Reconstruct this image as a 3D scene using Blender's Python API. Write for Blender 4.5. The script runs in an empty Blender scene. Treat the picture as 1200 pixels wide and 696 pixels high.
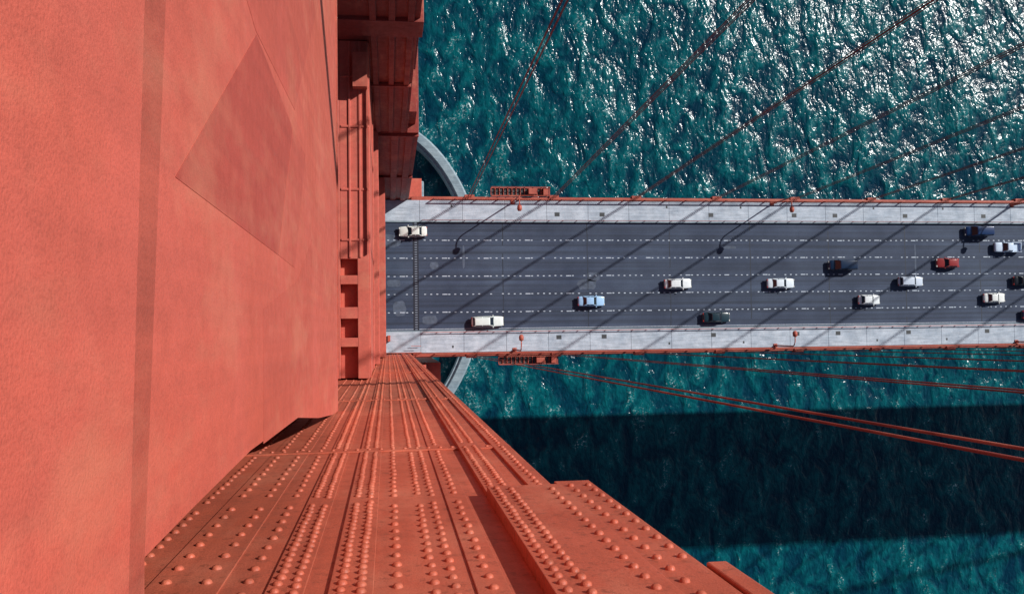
import bpy, math, random
from mathutils import Vector, Matrix
random.seed(7)
S = bpy.context.scene
COL = S.collection

# ------------------------------------------------------------------ materials
def new_mat(name):
    m = bpy.data.materials.new(name); m.use_nodes = True
    nt = m.node_tree
    return m, nt, nt.nodes["Principled BSDF"]
def N(nt, t, **kw):
    n = nt.nodes.new(t)
    for k, v in kw.items(): setattr(n, k, v)
    return n
def noise(nt, vec, scale, detail=4, rough=.55, dist=0.0):
    n = N(nt, "ShaderNodeTexNoise")
    n.inputs["Scale"].default_value = scale; n.inputs["Detail"].default_value = detail
    n.inputs["Roughness"].default_value = rough; n.inputs["Distortion"].default_value = dist
    nt.links.new(vec, n.inputs["Vector"]); return n.outputs["Fac"]
def ramp(nt, fac, stops):
    r = N(nt, "ShaderNodeValToRGB"); e = r.color_ramp.elements
    e[0].position, e[0].color = stops[0][0], (*stops[0][1], 1)
    e[1].position, e[1].color = stops[1][0], (*stops[1][1], 1)
    for p, c in stops[2:]:
        x = e.new(p); x.color = (*c, 1)
    nt.links.new(fac, r.inputs["Fac"]); return r.outputs["Color"]
def mix(nt, fac, a, b, mode='MIX'):
    m = N(nt, "ShaderNodeMix", data_type='RGBA', blend_type=mode)
    if isinstance(fac, float): m.inputs[0].default_value = fac
    else: nt.links.new(fac, m.inputs[0])
    for i, c in ((6, a), (7, b)):
        if isinstance(c, tuple): m.inputs[i].default_value = (*c, 1)
        else: nt.links.new(c, m.inputs[i])
    return m.outputs[2]
def mapping(nt, vec, scale=(1,1,1), rot=(0,0,0), loc=(0,0,0)):
    m = N(nt, "ShaderNodeMapping"); m.inputs["Scale"].default_value = scale; m.inputs["Rotation"].default_value = rot
    m.inputs["Location"].default_value = loc
    nt.links.new(vec, m.inputs["Vector"]); return m.outputs["Vector"]
def pos(nt): return N(nt, "ShaderNodeNewGeometry").outputs["Position"]
def bump(nt, b, h, dist, strength=1.0):
    n = N(nt, "ShaderNodeBump"); n.inputs["Distance"].default_value = dist; n.inputs["Strength"].default_value = strength
    nt.links.new(h, n.inputs["Height"]); nt.links.new(n.outputs["Normal"], b.inputs["Normal"])
G = lambda v: (v, v, v)

def paint_mat(name, base, dark, streak=.35, grime=0.12):
    m, nt, b = new_mat(name); p = pos(nt)
    big = noise(nt, p, .22, 3); mid = noise(nt, p, 1.7, 4, .65); fine = noise(nt, p, 24, 2, .7)
    st = noise(nt, mapping(nt, p, (2.2, 2.2, .06)), 1.2, 4, .6)
    c = mix(nt, ramp(nt, big, [(.35, G(0)), (.7, G(1))]), base, dark)
    c = mix(nt, streak, c, ramp(nt, st, [(.3, (.60, .62, .66)), (.7, G(1.0))]), 'MULTIPLY')
    c = mix(nt, .45, c, ramp(nt, mid, [(.3, G(.66)), (.6, G(1))]), 'MULTIPLY')
    c = mix(nt, .35, c, ramp(nt, fine, [(.35, G(.6)), (.55, G(1))]), 'MULTIPLY')
    ch = noise(nt, mapping(nt, p, (.6, .6, .25)), .8, 4, .7)
    c = mix(nt, ramp(nt, ch, [(.50, G(0)), (.72, G(.38))]), c, (.62, .24, .15))
    gr = noise(nt, p, 4.5, 5, .75)
    c = mix(nt, ramp(nt, gr, [(.54, G(0)), (.66, G(grime))]), c, (.20, .055, .03))
    nt.links.new(c, b.inputs["Base Color"])
    nt.links.new(ramp(nt, mid, [(.3, G(.66)), (.7, G(.46))]), b.inputs["Roughness"])
    b.inputs["Specular IOR Level"].default_value = .4
    bump(nt, b, fine, .010, .8)
    return m
RED = paint_mat("orange_paint", (.66, .138, .098), (.59, .118, .076))
RED2 = paint_mat("orange_paint_cast_shadow", (.50, .088, .064), (.46, .080, .056))  # darker red: the strut's cast shadow put into the colour
RED2B = paint_mat("orange_paint_cast_shadow_pale", (.59, .112, .080), (.53, .102, .068))  # paler tone for the fainter parts of the same painted shadow
RED3 = paint_mat("orange_paint_old", (.54, .115, .076), (.42, .086, .056), .6)
LEGP = paint_mat("orange_paint_leg", (.60, .134, .074), (.49, .100, .052), .6, .6)
DARKP = paint_mat("orange_paint_shaded", (.33, .050, .038), (.24, .034, .028), .6)  # base colour darkened to carry the shade on the north leg
ROPE = paint_mat("rope_paint", (.26, .050, .040), (.18, .034, .03))

def simple(name, col, rough=.5, metal=0.0, ns=3.0, var=.25):
    m, nt, b = new_mat(name)
    f = noise(nt, pos(nt), ns, 4)
    c = mix(nt, var, col, ramp(nt, f, [(.3, tuple(x*.4 for x in col)), (.7, col)]))
    nt.links.new(c, b.inputs["Base Color"])
    b.inputs["Roughness"].default_value = rough; b.inputs["Metallic"].default_value = metal
    return m
def concrete(name, lo, hi):
    m, nt, b = new_mat(name); p = pos(nt)
    f = noise(nt, p, .5, 6, .65); g = noise(nt, p, 6, 4, .7)
    c = ramp(nt, f, [(.3, lo), (.68, hi)])
    c = mix(nt, .4, c, ramp(nt, g, [(.3, G(.55)), (.6, G(1))]), 'MULTIPLY')
    w = noise(nt, mapping(nt, p, (.35, 3, 1)), 1.0, 3)
    c = mix(nt, .5, c, ramp(nt, w, [(.35, G(.55)), (.6, G(1))]), 'MULTIPLY')
    nt.links.new(c, b.inputs["Base Color"]); b.inputs["Roughness"].default_value = .85
    bump(nt, b, g, .01)
    return m
SIDEW = concrete("sidewalk_concrete", (.36, .43, .52), (.60, .67, .76))
PIERC = concrete("pier_concrete", (.20, .28, .34), (.36, .45, .50))

def asphalt():
    m, nt, b = new_mat("asphalt"); p = pos(nt)
    f = noise(nt, p, .13, 6, .65); g = noise(nt, p, 5, 5, .75)
    lane = noise(nt, mapping(nt, p, (.010, 1.3, 1)), 1.0, 4, .7)
    c = ramp(nt, f, [(.3, (.024, .038, .076)), (.5, (.040, .058, .104)), (.7, (.056, .080, .132))])
    c = mix(nt, .8, c, ramp(nt, lane, [(.35, G(.48)), (.65, G(1.3))]), 'MULTIPLY')
    c = mix(nt, .6, c, ramp(nt, g, [(.3, G(.6)), (.7, G(1.3))]), 'MULTIPLY')
    nt.links.new(c, b.inputs["Base Color"]); b.inputs["Roughness"].default_value = .8
    bump(nt, b, g, .01)
    return m
ASPH = asphalt()
MARK = simple("road_paint", (.58, .66, .78), .6, 0, 4, .8)
PATCH = simple("asphalt_patch", (.10, .13, .19), .8, 0, 1.5, .8)
SEAL = simple("crack_sealant", (.016, .024, .045), .6, 0, .8, .8)
JOINT = simple("joint_steel", (.018, .024, .04), .5)
JOINTL = simple("joint_tooth", (.22, .26, .33), .5)
GRATE = simple("drain_iron", (.05, .055, .06), .6)

def water_mat():
    m, nt, b = new_mat("sea_water"); p = pos(nt)
    r = mapping(nt, p, (1, .6, 1), (0, 0, math.radians(32)))
    a = noise(nt, r, .06, 3, .5, .5)
    c1 = noise(nt, r, .24, 4, .5, .6)
    c2 = noise(nt, mapping(nt, p, (1, .62, 1), (0, 0, math.radians(-14))), .85, 3, .5, .4)
    def mth(op, x, y, clamp=False):
        n = N(nt, "ShaderNodeMath", operation=op, use_clamp=clamp)
        for i, v in enumerate((x, y)):
            if isinstance(v, (int, float)): n.inputs[i].default_value = v
            else: nt.links.new(v, n.inputs[i])
        return n.outputs[0]
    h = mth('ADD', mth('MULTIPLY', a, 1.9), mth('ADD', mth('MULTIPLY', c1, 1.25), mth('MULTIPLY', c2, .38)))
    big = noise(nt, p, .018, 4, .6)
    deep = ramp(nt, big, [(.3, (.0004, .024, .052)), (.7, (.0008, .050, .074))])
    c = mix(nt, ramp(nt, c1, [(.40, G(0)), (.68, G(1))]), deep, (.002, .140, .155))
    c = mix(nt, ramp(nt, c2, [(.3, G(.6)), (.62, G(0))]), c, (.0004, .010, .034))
    dl = N(nt, "ShaderNodeVectorMath", operation='LENGTH'); nt.links.new(mapping(nt, p, (1/40, 1/52, 0), (0,0,0), (5/40, -3/52, 0)), dl.inputs[0])
    near = ramp(nt, mth('MULTIPLY', dl.outputs["Value"], .5), [(.40, G(.09)), (.58, G(0))])
    f1 = ramp(nt, mth('ADD', c1, near), [(.60, G(0)), (.68, G(1))])
    f2 = ramp(nt, noise(nt, p, 1.5, 5, .75), [(.54, G(0)), (.63, G(1))])
    c = mix(nt, mth('MULTIPLY', f1, f2), c, (.42, .56, .58))
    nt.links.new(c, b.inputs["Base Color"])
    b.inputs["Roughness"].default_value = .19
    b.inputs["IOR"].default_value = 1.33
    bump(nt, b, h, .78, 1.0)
    return m
WATER = water_mat()

# ------------------------------------------------------------------ mesh helpers
import bmesh
class MB:
    def __init__(s): s.v = []; s.f = []
    def box(s, x0, x1, y0, y1, z0, z1):
        i = len(s.v)
        s.v += [(x0,y0,z0),(x1,y0,z0),(x1,y1,z0),(x0,y1,z0),(x0,y0,z1),(x1,y0,z1),(x1,y1,z1),(x0,y1,z1)]
        s.f += [(i,i+3,i+2,i+1),(i+4,i+5,i+6,i+7),(i,i+1,i+5,i+4),(i+1,i+2,i+6,i+5),(i+2,i+3,i+7,i+6),(i+3,i,i+4,i+7)]
        return s
    def quad(s, pts):
        i = len(s.v); s.v += pts; s.f.append(tuple(range(i, i+len(pts)))); return s
    def tube(s, pts, r, seg=8):
        pts = [Vector(p) for p in pts]; base = len(s.v)
        for k, p in enumerate(pts):
            t = (pts[min(k+1, len(pts)-1)] - pts[max(k-1, 0)]).normalized()
            ref = Vector((0,1,0)) if abs(t.y) < .8 else Vector((1,0,0))
            a = t.cross(ref).normalized(); bb = t.cross(a)
            rr = r[k] if isinstance(r, (list, tuple)) else r
            for j in range(seg):
                an = 2*math.pi*j/seg
                s.v.append(tuple(p + a*math.cos(an)*rr + bb*math.sin(an)*rr))
        for k in range(len(pts)-1):
            for j in range(seg):
                q = base+k*seg; j2 = (j+1) % seg
                s.f.append((q+j, q+j2, q+seg+j2, q+seg+j))
        s.f.append(tuple(base+j for j in range(seg))[::-1])
        s.f.append(tuple(base+(len(pts)-1)*seg+j for j in range(seg)))
        return s
    def prism_x(s, poly, x0, x1):
        n = len(poly); i = len(s.v)
        s.v += [(x0, y, z) for y, z in poly] + [(x1, y, z) for y, z in poly]
        s.f.append(tuple(range(i, i+n))[::-1]); s.f.append(tuple(range(i+n, i+2*n)))
        for k in range(n):
            k2 = (k+1) % n
            s.f.append((i+k, i+k2, i+n+k2, i+n+k))
        return s
    def obj(s, name, mat, parent=None, bevel=0, smooth=False, subsurf=0):
        me = bpy.data.meshes.new(name); me.from_pydata(s.v, [], s.f); me.update()
        bm = bmesh.new(); bm.from_mesh(me); bmesh.ops.recalc_face_normals(bm, faces=bm.faces); bm.to_mesh(me); bm.free()
        o = bpy.data.objects.new(name, me); COL.objects.link(o); me.materials.append(mat)
        if parent: o.parent = parent
        if bevel:
            md = o.modifiers.new("bevel", 'BEVEL'); md.width = bevel; md.segments = 2; md.limit_method = 'ANGLE'
        if subsurf:
            md = o.modifiers.new("sub", 'SUBSURF'); md.levels = subsurf; md.render_levels = subsurf
        if smooth:
            for p in me.polygons: p.use_smooth = True
        return o
def empty(name, loc=(0,0,0)):
    e = bpy.data.objects.new(name, None); COL.objects.link(e); e.location = loc; e.empty_display_size = .5; return e

TOP = 225.0
Zd = lambda d: TOP - d
DECK = 67.0
CY = -9.75
LY = -13.45

# ------------------------------------------------------------------ water
w = MB(); R = 15000
w.quad([(-R,-R,0),(R,-R,0),(R,R,0),(-R,R,0)]); w.obj("water", WATER)

# ------------------------------------------------------------------ tower
tower = empty("bridge_tower")
leg = MB()
leg.box(-12, 3.84, -24, LY, 8, Zd(3.5))
leg.box(3.84, 4.66, -23.4, LY+.16, Zd(21.1), Zd(3.6))
leg.box(4.66, 4.98, -22.8, LY+.24, Zd(13.1), Zd(3.8))
leg.box(-12.3, 5.2, -24.3, -11.9, Zd(3.45), Zd(2.0))
leg.obj("leg_south", LEGP, tower, .03)
pl = MB()
pl.box(2.15, 3.80, LY, LY+.26, Zd(20.2), Zd(4))
pl.box(3.80, 4.62, LY+.16, LY+.20, Zd(20.9), Zd(4))
strips = [(-.88,-.24,.045),(-1.78,-1.22,.035),(1.22,1.70,.03),(-3.55,-2.45,.025)]
for a, b_, t in strips: pl.box(a, b_, LY, LY+t, DECK-6, Zd(4.2))
pl.box(2.15, 2.80, LY, LY+.12, DECK-6, Zd(20.3))
pl.box(3.25, 3.80, LY, LY+.07, DECK-6, Zd(20.3))
straps = (28.5, 50, 84, 125)
for d in straps:
    pl.box(-12, 3.82, LY+.001, LY+.06, Zd(d+.6), Zd(d))
pl.obj("leg_cover_plates", LEGP, tower, .012)

def rivets(cols):
    V = []; F = []
    seg = 8
    prof = [(1.0, 0.0), (.93, .33), (.62, .62)]
    for (x, y, z, r) in cols:
        i = len(V)
        for (pr, ph) in prof:
            for j in range(seg):
                an = 2*math.pi*j/seg
                V.append((x+math.cos(an)*pr*r, y+ph*r*1.1, z+math.sin(an)*pr*r))
        V.append((x, y+.8*r, z))
        for k in range(2):
            for j in range(seg):
                j2 = (j+1) % seg
                F.append((i+k*seg+j, i+k*seg+j2, i+(k+1)*seg+j2, i+(k+1)*seg+j))
        for j in range(seg): F.append((i+2*seg+j, i+2*seg+(j+1) % seg, i+3*seg))
    return V, F
def surf_y(x, d):
    if d < 20.2 and 2.15 <= x <= 3.8: return LY+.26
    if d < 21 and x > 3.84: return LY+.20
    y = LY
    for a, b_, t in strips:
        if a <= x <= b_: y = LY+t
    if d >= 20.3:
        if 2.15 <= x <= 2.80: y = LY+.12
        if 3.25 <= x <= 3.8: y = LY+.07
    return y
pts = []
colsX = [(-3.30,.80),(-2.70,.80),(-2.10,.72),(-1.63,.36),(-1.37,.36),(-.70,.34),(-.42,.34),(.10,.62),(.64,.50),(.94,.50),(1.46,.60),
         (2.32,.36),(2.62,.36),(3.50,.55),(-4.0,.6),(-4.9,.6),(-5.6,.6)]
for x, sp in colsX:
    d = 4.5 + random.random()*.3
    while d < 160:
        if not any(-.14 < d-s < .74 for s in straps):
            if not (20.0 < d < 20.6):
                pts.append((x+random.uniform(-.012,.012), surf_y(x, d)-.003, Zd(d+random.uniform(-.012,.012)), random.uniform(.074,.086)))
        d += sp*(1 if d < 60 else 1.35)
for x in (4.05, 4.45):
    d = 5
    while d < 20.8:
        if x < 4.3 or d > 13.2: pts.append((x, surf_y(x, d), Zd(d), .080))
        d += .66
for s in straps:
    x = -5.8
    while x < 3.7:
        pts.append((x, LY+.058, Zd(s+.3), .06)); x += .37
V, F = rivets(pts)
rm = MB(); rm.v = V; rm.f = F; rm.obj("rivets", LEGP, tower, smooth=True)

XS = -2.4
yc = lambda r: CY + r
poly = [(yc(-3.68), Zd(44)), (yc(-3.5), Zd(40)), (yc(-2.9), Zd(32)), (yc(-2.15), Zd(24)), (yc(-2.02), Zd(16.4)), (yc(-2.12), Zd(11.5)), (yc(-2.18), Zd(9.4)),
        (yc(-3.69), Zd(9.4)), (yc(-3.69), Zd(4.2)), (13.44, Zd(4.2)), (13.44, Zd(44))]
st = MB(); st.prism_x(poly, XS-.12, XS); st.obj("strut_face", RED, tower)
st = MB()
st.box(-8, XS-3.2, LY+.15, 13.44, Zd(44), Zd(4.3))
st.box(XS-3.2, XS-.12, -11.2, 13.44, Zd(43.9), Zd(43.2))
st.box(XS-3.2, XS-.12, -11.2, 13.44, Zd(5.2), Zd(4.4))
st.obj("strut_body", RED, tower)
st = MB()
st.prism_x([(yc(-3.68),Zd(8.65)),(yc(-3.68),Zd(4.25)),(13.4,Zd(4.25)),(13.4,Zd(9.6)),(yc(3.6),Zd(9.30))], XS+.001, XS+.03)
st.obj("strut_upper_plate", RED, tower, .006)
st = MB()
st.prism_x([(yc(-3.68),Zd(9.38)),(yc(-3.68),Zd(8.66)),(yc(3.6),Zd(9.31)),(13.4,Zd(9.61)),(13.4,Zd(10.6)),(yc(3.6),Zd(10.2)),(yc(-2.2),Zd(9.38))], XS+.001, XS+.012)
st.obj("strut_seam_bar", RED3, tower)
st = MB()
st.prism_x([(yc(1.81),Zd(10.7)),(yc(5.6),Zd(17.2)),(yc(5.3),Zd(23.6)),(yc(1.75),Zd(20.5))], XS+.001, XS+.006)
st.obj("strut_shadow_panel", RED2, tower)  # diamond-shaped cast shadow, painted as a thin darker panel
st = MB()
st.prism_x([(yc(5.64),Zd(17.1)),(yc(5.9),Zd(15.6)),(yc(12.8),Zd(34)),(yc(5.9),Zd(24.2))], XS+.001, XS+.005)
st.prism_x([(yc(5.3),Zd(23.65)),(yc(5.31),Zd(27.3)),(yc(1.72),Zd(24)),(yc(1.75),Zd(20.55))], XS+.001, XS+.005)
st.obj("strut_pale_shadow_panels", RED2B, tower)  # second, fainter diamond and edge strip of the painted shadow
st = MB()
st.prism_x([(yc(1.4),Zd(24.6)),(yc(3.0),Zd(29.5)),(yc(-2.3),Zd(29.5)),(yc(-2.1),Zd(18.0)),(yc(.5),Zd(18.0))], XS+.001, XS+.004)
mm = paint_mat("orange_paint_panel", (.62, .126, .088), (.55, .108, .070)); st.obj("strut_chevron_panels", mm, tower)
st = MB()
st.box(XS-.3, XS+.06, -11.9, 13.43, Zd(44.25), Zd(43.9)); st.obj("strut_bottom_flange", RED3, tower, .01)

# lower struts
st = MB()
F2 = -1.45
st.box(F2-.9, F2, LY+.16, 13.44, Zd(92), Zd(72))
st.box(-7.2, -3.7, LY+.16, 13.44, Zd(92), Zd(72))
st.box(-3.7, F2-.9, LY+.16, 13.44, Zd(92), Zd(72.9))
for y0, y1 in ((-3.9,13.44),(-5.9,-5.2),(-8.6,-7.7),(-10.8,-10.1)):
    st.box(-3.69, F2-.901, y0, y1, Zd(72.89), Zd(72.02))
st.box(F2, F2+.10, LY+.2, 13.4, Zd(73.2), Zd(72.3)); st.box(F2, F2+.10, LY+.2, 13.4, Zd(91.6), Zd(90.6))
st.box(-7, -1.1, LY+.16, 13.44, Zd(122), Zd(104))
st.box(-1.1, -.98, LY+.2, 13.4, Zd(105.5), Zd(104.4))
st.box(-7, -.42, LY+.16, 13.44, Zd(150), Zd(134))
st.box(-.42, -.32, LY+.2, 13.4, Zd(135), Zd(134.2))
for y in (6.5, 10.5, 1.5, -2.5):
    st.box(-3.6, F2+.04, y, y+.18, Zd(72.1), Zd(71.93))
for x in (-2.2, -3.0): st.box(x, x+.16, -3.8, 13.4, Zd(72.1), Zd(71.9))
st.obj("lower_struts", RED, tower, .03)
rd = MB()
rd.box(-2.6, -1.5, 9.5, 12.2, Zd(72.0), Zd(70.9))
rd.box(F2-.1, F2-.02, -3.5, 13.3, Zd(71.9), Zd(71.7))
rd.obj("strut_walkway_kerb", RED3, tower)

# far leg
leg = MB(); FY = 13.45
leg.box(-12, 3.70, FY, 24, 8, Zd(105))
leg.box(-12, 2.40, FY+.05, 23.6, Zd(105), Zd(70))
leg.box(-12, 2.80, FY-.25, 23.8, Zd(70), Zd(66.5))
leg.box(-12, 2.55, FY+.05, 23.6, Zd(66.5), Zd(3.5))
leg.box(-12.3, 2.9, FY+.06, 24.2, Zd(3.45), Zd(2.0))
for x0 in (-1.2, .2, 1.6):
    leg.box(x0, x0+.5, FY-.22, FY+.04, Zd(104), Zd(20))
for x0 in (.5, 2.2):
    leg.box(x0, x0+.9, FY-.3, FY-.001, DECK-4, Zd(106))
for d in (84, 105.5, 134):
    leg.box(-3, 2.3 if d < 105 else 3.72, FY-.34, FY-.002, Zd(d+.4), Zd(d))
leg.box(2.4, 3.3, FY+1, 15.6, Zd(107), Zd(99)); leg.box(2.41, 2.9, 16.5, 20, Zd(90), Zd(76))
leg.obj("leg_north", DARKP, tower, .03)  # the shade on this leg is in its paint colour
b = MB()
b.box(3.84, 9.3, -21, -15.2, 8, 61); b.box(3.71, 6.4, 15.2, 19, 8, 56)
b.box(3.84, 6.5, -20, -15.4, 61, 66.2)
b.obj("leg_base_blocks", RED, tower, .05)

g = MB()
for z in (DECK+.7, DECK+1.25):
    g.box(-.4, 5.6, -13.25, -13.17, z, z+.07); g.box(3.9, 5.6, -12.1, -12.03, z, z+.07)
for i in range(13): g.box(-.4+i*.5, -.34+i*.5, -13.25, -13.17, DECK+.15, DECK+1.3)
g.box(-.1, .35, -11.2, -10.2, DECK+.2, DECK+2.2)
g.obj("foot_railing", RED, tower)

# ------------------------------------------------------------------ pier and fender
pier = empty("concrete_pier")
p = MB(); p.box(-16, 8.6, -26, 26, -3, 11.5); p.box(-14.5, 7.2, -24.6, 24.6, 11.5, 13.0); p.obj("pier_block", PIERC, pier, .3)
p = MB(); n = 96; cx, cy0 = -5, 3
def ell(a, b_, z): return [(cx+a*math.cos(2*math.pi*k/n), cy0+b_*math.sin(2*math.pi*k/n), z) for k in range(n)]
rings = [ell(28.6,40.6,-3), ell(28.4,40.4,5.0), ell(28.0,40.0,5.3), ell(26.2,38.2,5.3), ell(26.0,38.0,4.6), ell(25.4,37.4,4.6), ell(25.4,37.4,-3)]
for r in rings: p.v += r
for k in range(len(rings)-1):
    for j in range(n):
        j2 = (j+1) % n; p.f.append((k*n+j, k*n+j2, (k+1)*n+j2, (k+1)*n+j))
p.obj("fender_wall", PIERC, pier)

# ------------------------------------------------------------------ deck
X0, X1 = -340, 640
deck = empty("bridge_deck")
d = MB()
d.box(X0, X1, -13.3, 13.3, DECK-.6, DECK-.05)
for s in (-1, 1):
    ya, yb = sorted((s*13.3, s*13.95)); d.box(X0, -12.2, ya, yb, DECK-1.1, DECK+.12); d.box(4.2, X1, ya, yb, DECK-1.1, DECK+.12)
d.obj("deck_slab", RED3, deck)
t = MB(); TB = DECK-7.6
for s in (-1, 1):
    y = s*13.6
    for zz in (DECK-1.5, TB): t.box(X0, X1, y-.5, y+.5, zz-.6, zz+.6)
    x = X0; k = 0
    while x < X1:
        t.box(x-.3, x+.3, y-.3, y+.3, TB, DECK-1.5)
        t.box(x+3.6, x+4.0, y-.25, y+.25, TB, DECK-1.5)  # extra uprights, added to thicken the truss shadow on the water
        za, zb = (TB, DECK-1.5) if k % 2 else (DECK-1.5, TB)
        t.tube([(x, y, za), (x+7.62, y, zb)], .55, 4)
        x += 7.62; k += 1
t.box(X0, X1, -12.9, -10.9, TB-.25, TB+.1); t.box(X0, X1, 10.9, 12.9, TB-.25, TB+.1)
t.box(X0, X1, -13.0, -12.6, DECK-6.4, DECK-2.4); t.box(X0, X1, 12.6, 13.0, DECK-6.4, DECK-2.4)  # full-length unseen plates, added to fill in the deck's shadow on the water
x = X0
while x < X1:
    t.box(x-.25, x+.25, -12.5, 12.5, DECK-2.4, DECK-.65); t.box(x-.2, x+.2, -10.8, 10.8, TB-.3, TB+.3); x += 7.62
t.obj("stiffening_truss", RED3, deck)

road = empty("road")
r = MB(); r.quad([(X0,-9.45,DECK),(X1,-9.45,DECK),(X1,9.45,DECK),(X0,9.45,DECK)]); r.obj("asphalt_surface", ASPH, road)
mk = MB(); z = DECK+.012
for y in (-6.3, -3.15, 0, 3.15, 6.3):
    x = -20.0; k = 0
    while x < 260:
        ln = .34 if k % 7 else .9
        if not 4.2 < x < 5.6 and random.random() > .07:
            yy = y+random.uniform(-.03,.03); hw = .085
            mk.quad([(x,yy-hw,z),(x+ln,yy-hw,z),(x+ln,yy+hw,z),(x,yy+hw,z)])
        x += 1.05; k += 1
mk.quad([(-20,-9.25,z),(X1,-9.25,z),(X1,-9.15,z),(-20,-9.15,z)])
mk.obj("lane_markings", MARK, road)
pt = MB(); z = DECK+.004
for (x,y,a,bb) in ((35.2,-1.6,3.4,1.9),(36.4,-.2,2.4,1.6),(.4,6.2,3.6,2.2),(7.2,-7.6,2.6,1.5),(8.0,1.9,1.5,1.3),(1.0,-1.2,2.4,1.2),(2.0,-5.6,2.2,2.6),(13.2,3.4,.4,4.4),(98.4,2,.3,7.0),(62,5,2.4,.5),(150,-4,6,2.4)):
    ang = [k/14*2*math.pi for k in range(14)]
    pt.quad([(x+a/2*math.copysign(abs(math.cos(q))**.6, math.cos(q))*random.uniform(.85,1.1), y+bb/2*math.copysign(abs(math.sin(q))**.6, math.sin(q))*random.uniform(.85,1.1), z) for q in ang])
pt.obj("asphalt_patches", PATCH, road)
sl = MB(); z = DECK+.008      # sealed transverse joints of the deck panels, slightly wandering
for k in range(1, 18):
    xx = 4.9 + 15.24*k; prev = None
    ys = [-9.4 + 18.8*i/14 for i in range(15)]
    xs = [xx + random.uniform(-.05, .05) for _ in ys]
    for i in range(14):
        if random.random() < .12: continue
        sl.quad([(xs[i]-.07,ys[i],z),(xs[i]+.07,ys[i],z),(xs[i+1]+.07,ys[i+1],z),(xs[i+1]-.07,ys[i+1],z)])
sl.obj("sealed_joints", SEAL, road)
j = MB(); z = DECK+.013
j.quad([(4.35,-9.44,z),(5.35,-9.44,z),(5.35,9.44,z),(4.35,9.44,z)])
j.obj("expansion_joint", JOINT, road)
j = MB(); y = -9.3; z = DECK+.018
while y < 9.3:
    j.quad([(4.66,y,z),(5.08,y,z),(5.08,y+.16,z),(4.66,y+.16,z)]); y += .42
j.obj("joint_teeth", JOINTL, road)

def sidewalk(s):
    e = empty("sidewalk")
    a = MB(); ya, yb = sorted((s*9.62, s*13.28))
    x = -12.0
    while x < 300:
        L = 7.5 if x > 5 else 17.6
        a.box(x, x+L-.05, ya, yb, DECK-.04, DECK+.22); x += L
    a.box(300, X1, ya, yb, DECK-.04, DECK+.22); a.box(X0, -12.05, ya, yb, DECK-.04, DECK+.22)
    a.obj("slabs", SIDEW, e, .02)
    k = MB(); ya, yb = sorted((s*9.45, s*9.61)); k.box(X0, X1, ya, yb, DECK-.04, DECK+.19); k.obj("kerb", PIERC, e)
    q = MB()
    for x in (29.5, 37.7, 58, 74, 82, 96, 112):
        q.box(x, x+.9, s*10.9-.35, s*10.9+.35, DECK+.221, DECK+.235)
    for x in (11, 50, 64, 90, 104):
        q.box(x, x+.3, s*12.3-.2, s*12.3+.2, DECK+.221, DECK+.24)
    q.obj("drain_grates", GRATE, e)
sidewalk(1); sidewalk(-1)

def railing(s, name="railing"):
    e = empty(name); a = MB(); y = s*13.5
    a.box(8.0, X1, y-.09, y+.09, DECK+1.25, DECK+1.38)
    a.box(8.0, X1, y-.05, y+.05, DECK+.25, DECK+.33)
    x = 8.0
    while x < 260:
        a.box(x-.08, x+.08, y-.08, y+.08, DECK, DECK+1.35)
        q = x+.3
        while q < x+3.7 and x < 150:
            a.box(q-.02, q+.02, y-.02, y+.02, DECK+.3, DECK+1.28); q += .3
        x += 3.81
    a.obj("rails_and_pickets", RED3, e)
    c = MB(); y = s*9.75
    c.box(6, X1, y-.05, y+.05, DECK+.62, DECK+.74)
    x = 6
    while x < 260: c.box(x-.05, x+.05, y-.05, y+.05, DECK+.2, DECK+.7); x += 2.5
    c.obj("kerb_rail", ROPE if s > 0 else RED3, e)
railing(1); railing(-1)

def platform(x, y0, y1):
    e = empty("maintenance_platform", (x, 0, 0)); a = MB()
    a.box(0, 10.5, y0, y0+.14, DECK-.3, DECK-.1); a.box(0, 10.5, y1-.14, y1, DECK-.3, DECK-.1)
    k = 0
    while k <= 10.5: a.box(k-.06, k+.06, y0+.141, y1-.141, DECK-.3, DECK-.1); k += .75
    for yy in (y0, y1-.08):
        a.box(0, 10.5, yy, yy+.08, DECK+.8, DECK+.88)
        for k in range(8): a.box(k*1.5-.04, k*1.5+.04, yy, yy+.08, DECK-.1, DECK+.8)
    a.box(6.6, 8.0, y0+.3, y1-.3, DECK-.08, DECK+1.0); a.box(9.3,10.2,y0+.2,y1-.1,DECK-.08,DECK+.6)
    a.obj("frame", RED3, e)
    f = MB(); f.box(0.1, 10.4, y0+.15, y1-.15, DECK-.5, DECK-.32); f.obj("floor_grating", GRATE, e)
platform(18.2, 14.1, 15.7); platform(19.2, -15.6, -14.1)

# ------------------------------------------------------------------ cables
def cz(x):
    u = (x+4)
    if u >= 0: return 70 + 153.0*(1-u/640)**2
    return 70 + 153.0*(1+u/360)**2 if u > -360 else 70
LEAN = {1: .033, -1: .0085}
def cy(s, z): return s*13.9 + LEAN[s]*(z-DECK)
for s in (-1, 1):
    c = MB(); P = [(x, cy(s, cz(x)), cz(x)+.8) for x in [-340+i*10 for i in range(99)]]
    c.tube(P, .46, 14); c.obj("main_cable", RED, None, smooth=True)
rp = MB(); fit = MB()
for s in (-1, 1):
    for k in range(0, 41):
        x = 14.3+15.1*k
        for dx in ((-.23, .23) if s > 0 else (-.55, .75)):
            for dy in ((-.10, .10) if s > 0 else (0,)):
                zt = cz(x)
                rp.tube([(x+dx, s*13.9+dy, DECK-1.0), (x+dx, cy(s, zt)+dy, zt)], .043 if s > 0 else .050, 6)
        fit.box(x-.8, x+.9, s*13.95-.35, s*13.95+.35, DECK-.9, DECK+.35)
sc = empty("suspender_cables")
rp.obj("ropes", ROPE, sc, smooth=True); fit.obj("sockets", RED3, sc)

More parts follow.
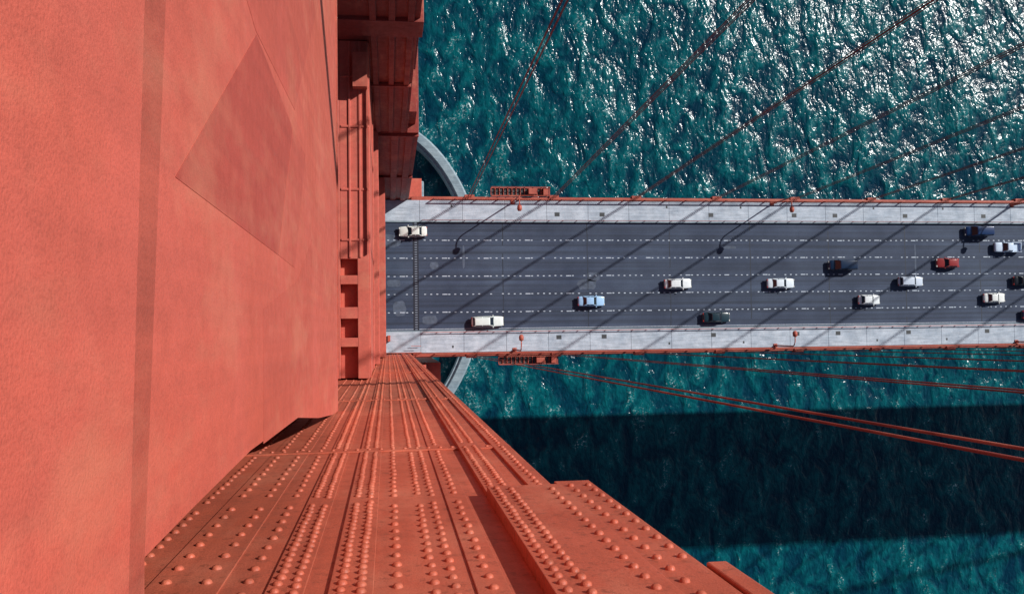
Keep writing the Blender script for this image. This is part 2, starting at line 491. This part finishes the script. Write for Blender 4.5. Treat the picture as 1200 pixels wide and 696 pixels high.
# ------------------------------------------------------------------ street lamps
GLASS_L = simple("lamp_glass", (.5, .5, .42), .3)
def lamp(x, s):
    e = empty("street_lamp", (x, s*13.0, DECK+.22)); a = MB()
    d = -s
    a.tube([(0,0,0),(0,0,.5),(0,0,.9)], [.24,.22,.13], 10)
    P = [(0,0,.9),(0,0,4),(0,0,7.2)]; r_ = [.14,.12,.10]
    for k in range(1, 7):
        q = k/6*math.pi/2; P.append((0, d*1.2*(1-math.cos(q)), 7.2+1.0*math.sin(q))); r_.append(.10)
    P.append((0, d*1.75, 8.2)); r_.append(.09)
    a.tube(P, r_, 8); a.obj("pole_and_arm", RED3, e, smooth=True)
    h = MB(); h.tube([(0,d*1.6,8.2),(0,d*1.75,8.22),(0,d*2.3,8.2),(0,d*2.65,8.15)], [.14,.38,.42,.24], 10); h.obj("lamp_head", RED3, e, smooth=True)
    l = MB(); l.tube([(0,d*2.15,7.95),(0,d*2.15,7.72)], [.30,.2], 10); l.obj("lens", GLASS_L, e, smooth=True)
    b = MB(); b.box(-.35,.35,-.35,.35,.001,.12); b.obj("base_plate", RED3, e, .03)
for x in (22.0, 70.2, 118.4, 166.6, 214.8):
    lamp(x, 1); lamp(x, -1)

# ------------------------------------------------------------------ cars
CGLASS, nt, b = new_mat("car_glass"); b.inputs["Base Color"].default_value = (.012,.018,.028,1); b.inputs["Roughness"].default_value = .06
TYRE = simple("tyre", (.02,.02,.02), .8); RIM = simple("rim", (.5,.5,.52), .3, .8)
LAMPF = simple("headlight", (.8,.8,.75), .2); LAMPR = simple("taillight", (.45,.02,.015), .3); BUMP = simple("bumper", (.12,.12,.13), .5)
def carpaint(c):
    m, nt, b = new_mat("car_paint"); f = noise(nt, pos(nt), 2, 3)
    nt.links.new(ramp(nt, f, [(.2, tuple(x*.85 for x in c)), (.7, c)]), b.inputs["Base Color"])
    b.inputs["Roughness"].default_value = .28; b.inputs["Coat Weight"].default_value = .6; b.inputs["Coat Roughness"].default_value = .08
    return m
def loft(mb, stations):
    base = len(mb.v); m_ = 0
    for x, hw, zb, zt in stations:
        h = zt-zb
        sec = [(-hw*.86, zb), (-hw, zb+h*.18), (-hw*1.0, zb+h*.62), (-hw*.95, zb+h*.9), (-hw*.80, zt), (0, zt+.025), (hw*.80, zt), (hw*.95, zb+h*.9), (hw, zb+h*.62), (hw, zb+h*.18), (hw*.86, zb)]
        m_ = len(sec); mb.v += [(x, y, z) for y, z in sec]
    for k in range(len(stations)-1):
        for j_ in range(m_):
            j2 = (j_+1) % m_; q = base+k*m_
            mb.f.append((q+j_, q+j2, q+m_+j2, q+m_+j_))
    mb.f.append(tuple(base+j_ for j_ in range(m_))[::-1]); q = base+(len(stations)-1)*m_; mb.f.append(tuple(q+j_ for j_ in range(m_)))
def frustum(mb, b0, b1, hb, zb, t0, t1, ht, zt):
    i = len(mb.v)
    mb.v += [(b0,-hb,zb),(b1,-hb,zb),(b1,hb,zb),(b0,hb,zb),(t0,-ht,zt),(t1,-ht,zt),(t1,ht,zt),(t0,ht,zt)]
    mb.f += [(i,i+3,i+2,i+1),(i+4,i+5,i+6,i+7),(i,i+1,i+5,i+4),(i+1,i+2,i+6,i+5),(i+2,i+3,i+7,i+6),(i+3,i,i+4,i+7)]
def car(name, x, y, heading, col, kind="sedan", L=4.6):
    e = empty(name, (x, y, DECK+.01)); e.rotation_euler = (0, 0, math.radians(heading+random.uniform(-1, 1)))
    e.scale = (L/4.7, 1.03, 1.03)
    P = carpaint(col)
    hi = {"sedan": .92, "wagon": .95, "pickup": 1.0, "van": 1.05, "hatch": .95}[kind]
    body = MB()
    if kind == "pickup":
        loft(body, [(-.6,.9,.35,hi),(-.3,.92,.32,hi),(.6,.92,.30,hi),(1.2,.92,.30,hi),(1.9,.9,.32,hi-.05),(2.25,.86,.34,hi-.12),(2.36,.76,.40,hi-.25)])
        bd = MB(); bd.box(-2.35,-.62,-.92,-.80,.38,1.0); bd.box(-2.35,-.62,.80,.92,.38,1.0); bd.box(-2.35,-2.25,-.8,.8,.38,1.0); bd.box(-2.25,-.62,-.8,.8,.38,.58)
        bd.obj("cargo_bed", P, e, .03)
        gb = (-.55, 1.15, .82, .97, -.42, .45, .68, 1.62)
    elif kind == "van":
        loft(body, [(-2.35,.8,.40,.9),(-2.27,.92,.34,hi),(-1,.94,.30,hi+.03),(.6,.94,.30,hi),(1.3,.93,.30,hi),(1.95,.88,.32,hi-.12),(2.25,.82,.36,hi-.25),(2.34,.72,.42,hi-.4)])
        gb = (-2.25, 1.5, .86, 1.0, -2.1, .75, .74, 1.78)
    else:
        r0 = hi-.12 if kind != "sedan" else hi-.06
        loft(body, [(-2.35,.70,.40,r0-.18),(-2.27,.82,.33,r0-.03),(-1.8,.87,.28,hi),(-1.2,.89,.26,hi+.02),(0,.90,.25,hi),(.95,.90,.26,hi-.02),(1.35,.88,.27,hi-.07),(2.0,.84,.30,hi-.17),(2.27,.78,.34,hi-.27),(2.35,.66,.40,hi-.36)])
        if kind == "wagon": gb = (-2.15, 1.05, .80, .90, -1.85, .25, .64, 1.42)
        elif kind == "hatch": gb = (-1.95, 1.0, .80, .88, -1.35, .2, .62, 1.40)
        else: gb = (-1.62, 1.05, .80, .88, -.95, .22, .62, 1.38)
    body.obj("body", P, e, smooth=True, subsurf=1)
    b0, b1, hb, zb, t0, t1, ht, zt = gb
    gl = MB(); frustum(gl, b0, b1, hb, zb-.1, t0, t1, ht, zt); gl.obj("windows", CGLASS, e, .04)
    rf = MB(); frustum(rf, t0-.10, t1+.10, ht+.04, zt-.05, t0+.02, t1-.02, ht-.06, zt+.05); rf.obj("roof", P, e, .04, True)
    pil = MB()
    cs = [((b0,-hb),(t0,-ht)),((b0,hb),(t0,ht)),((b1,-hb),(t1,-ht)),((b1,hb),(t1,ht))]
    mB = (b0+b1)/2-.1; mT = (t0+t1)/2-.05
    cs += [((mB,-hb-.01),(mT,-ht-.01)),((mB,hb+.01),(mT,ht+.01))]
    for (xa, ya), (xb, yb) in cs: pil.tube([(xa, ya, zb-.06), (xb, yb, zt)], .05, 6)
    pil.obj("pillars", P, e, smooth=True)
    wh = MB(); rm_ = MB()
    for wx in (-1.42, 1.42):
        for sy in (-1, 1):
            wh.tube([(wx, sy*.70, .32), (wx, sy*.915, .32)], .32, 18); rm_.tube([(wx, sy*.90, .32), (wx, sy*.925, .32)], .19, 12)
    wh.obj("tyres", TYRE, e); rm_.obj("rims", RIM, e)
    hl = MB()
    for sy in (-1, 1): hl.box(2.22, 2.37, sy*.58-.15, sy*.58+.15, .55, .68)
    hl.obj("headlights", LAMPF, e, .02)
    tl = MB()
    for sy in (-1, 1): tl.box(-2.38, -2.24, sy*.62-.14, sy*.62+.14, .62, .76)
    tl.obj("taillights", LAMPR, e, .02)
    bp = MB(); bp.box(2.28, 2.42, -.78, .78, .34, .5); bp.box(-2.42, -2.28, -.78, .78, .34, .5); bp.obj("bumpers", BUMP, e, .03)
    mi = MB()
    for sy in (-1, 1): mi.box(.72, .88, sy*.98-.10, sy*.98+.08, .9, 1.03)
    mi.obj("mirrors", P, e, .02)
    return e
WH=(.80,.84,.86); NV=(.006,.03,.11); BK=(.010,.014,.02); SV=(.6,.68,.80); RD=(.30,.03,.03)
car("car", 4.4, 7.75, 180, (.82,.85,.80), "sedan", 4.8)
car("station_wagon", 17.2, -8.0, 0, (.80,.88,.85), "wagon", 5.6)
car("car", 35.8, -4.6, 0, (.38,.60,.88), "sedan", 4.8)
car("car", 51.8, -1.6, 0, WH, "hatch", 5.0)
car("car", 58.9, -7.7, 0, (.012,.035,.05), "sedan", 5.0)
car("car", 71.3, -1.65, 0, (.75,.83,.90), "sedan", 5.2)
car("van", 83.4, 1.66, 180, (.006,.022,.06), "van", 5.3)
car("car", 88.5, -4.8, 0, WH, "hatch", 4.2)
car("car", 96.9, -1.45, 0, SV, "wagon", 4.9)
car("car", 104.5, 2.0, 180, RD, "hatch", 4.5)
car("van", 111.0, 8.0, 180, NV, "van", 5.4)
car("car", 113.8, -4.65, 0, (.82,.84,.82), "sedan", 4.4)
car("pickup_truck", 116.9, 4.95, 180, (.66,.78,.94), "pickup", 5.4)
car("car", 120.2, -1.4, 0, BK, "sedan", 4.6)
car("car", 121.9, -7.9, 0, NV, "sedan", 4.6)
car("car", 141, 4.8, 180, WH, "sedan", 4.6)
car("car", 152, -4.8, 0, BK, "hatch", 4.5)

# ------------------------------------------------------------------ light, sky, camera
sd = Vector((1.2, .77, 1.0)).normalized()
L = bpy.data.lights.new("sun", 'SUN'); L.energy = 5.0; L.angle = math.radians(.55); L.color = (1, .975, .93)
lo = bpy.data.objects.new("sun", L); COL.objects.link(lo); lo.rotation_euler = (-sd).to_track_quat('-Z', 'Y').to_euler(); lo.location = (200, 120, 300)
W = bpy.data.worlds.new("World"); S.world = W; W.use_nodes = True
nt = W.node_tree; bg = nt.nodes["Background"]
sky = nt.nodes.new("ShaderNodeTexSky"); sky.sky_type = 'NISHITA'; sky.sun_disc = False
sky.sun_elevation = math.asin(sd.z); sky.sun_rotation = math.atan2(sd.x, sd.y)
nt.links.new(sky.outputs[0], bg.inputs[0]); bg.inputs[1].default_value = .05

cam = bpy.data.cameras.new("camera"); co = bpy.data.objects.new("camera", cam); COL.objects.link(co)
cam.sensor_width = 36; cam.lens = 31.8; cam.clip_start = .2; cam.clip_end = 40000
n_ = Vector((-145, -42, -1060)).normalized(); u_ = Vector((7731, 62, -1060)).normalized(); u_ = (u_ - n_*u_.dot(n_)).normalized()
w_ = -n_; v_ = w_.cross(u_)
M = Matrix((u_, v_, w_)).to_4x4(); M.translation = Vector((0, CY, TOP)); co.matrix_world = M
S.camera = co
S.view_settings.view_transform = 'Standard'; S.view_settings.look = 'None'; S.view_settings.exposure = 0
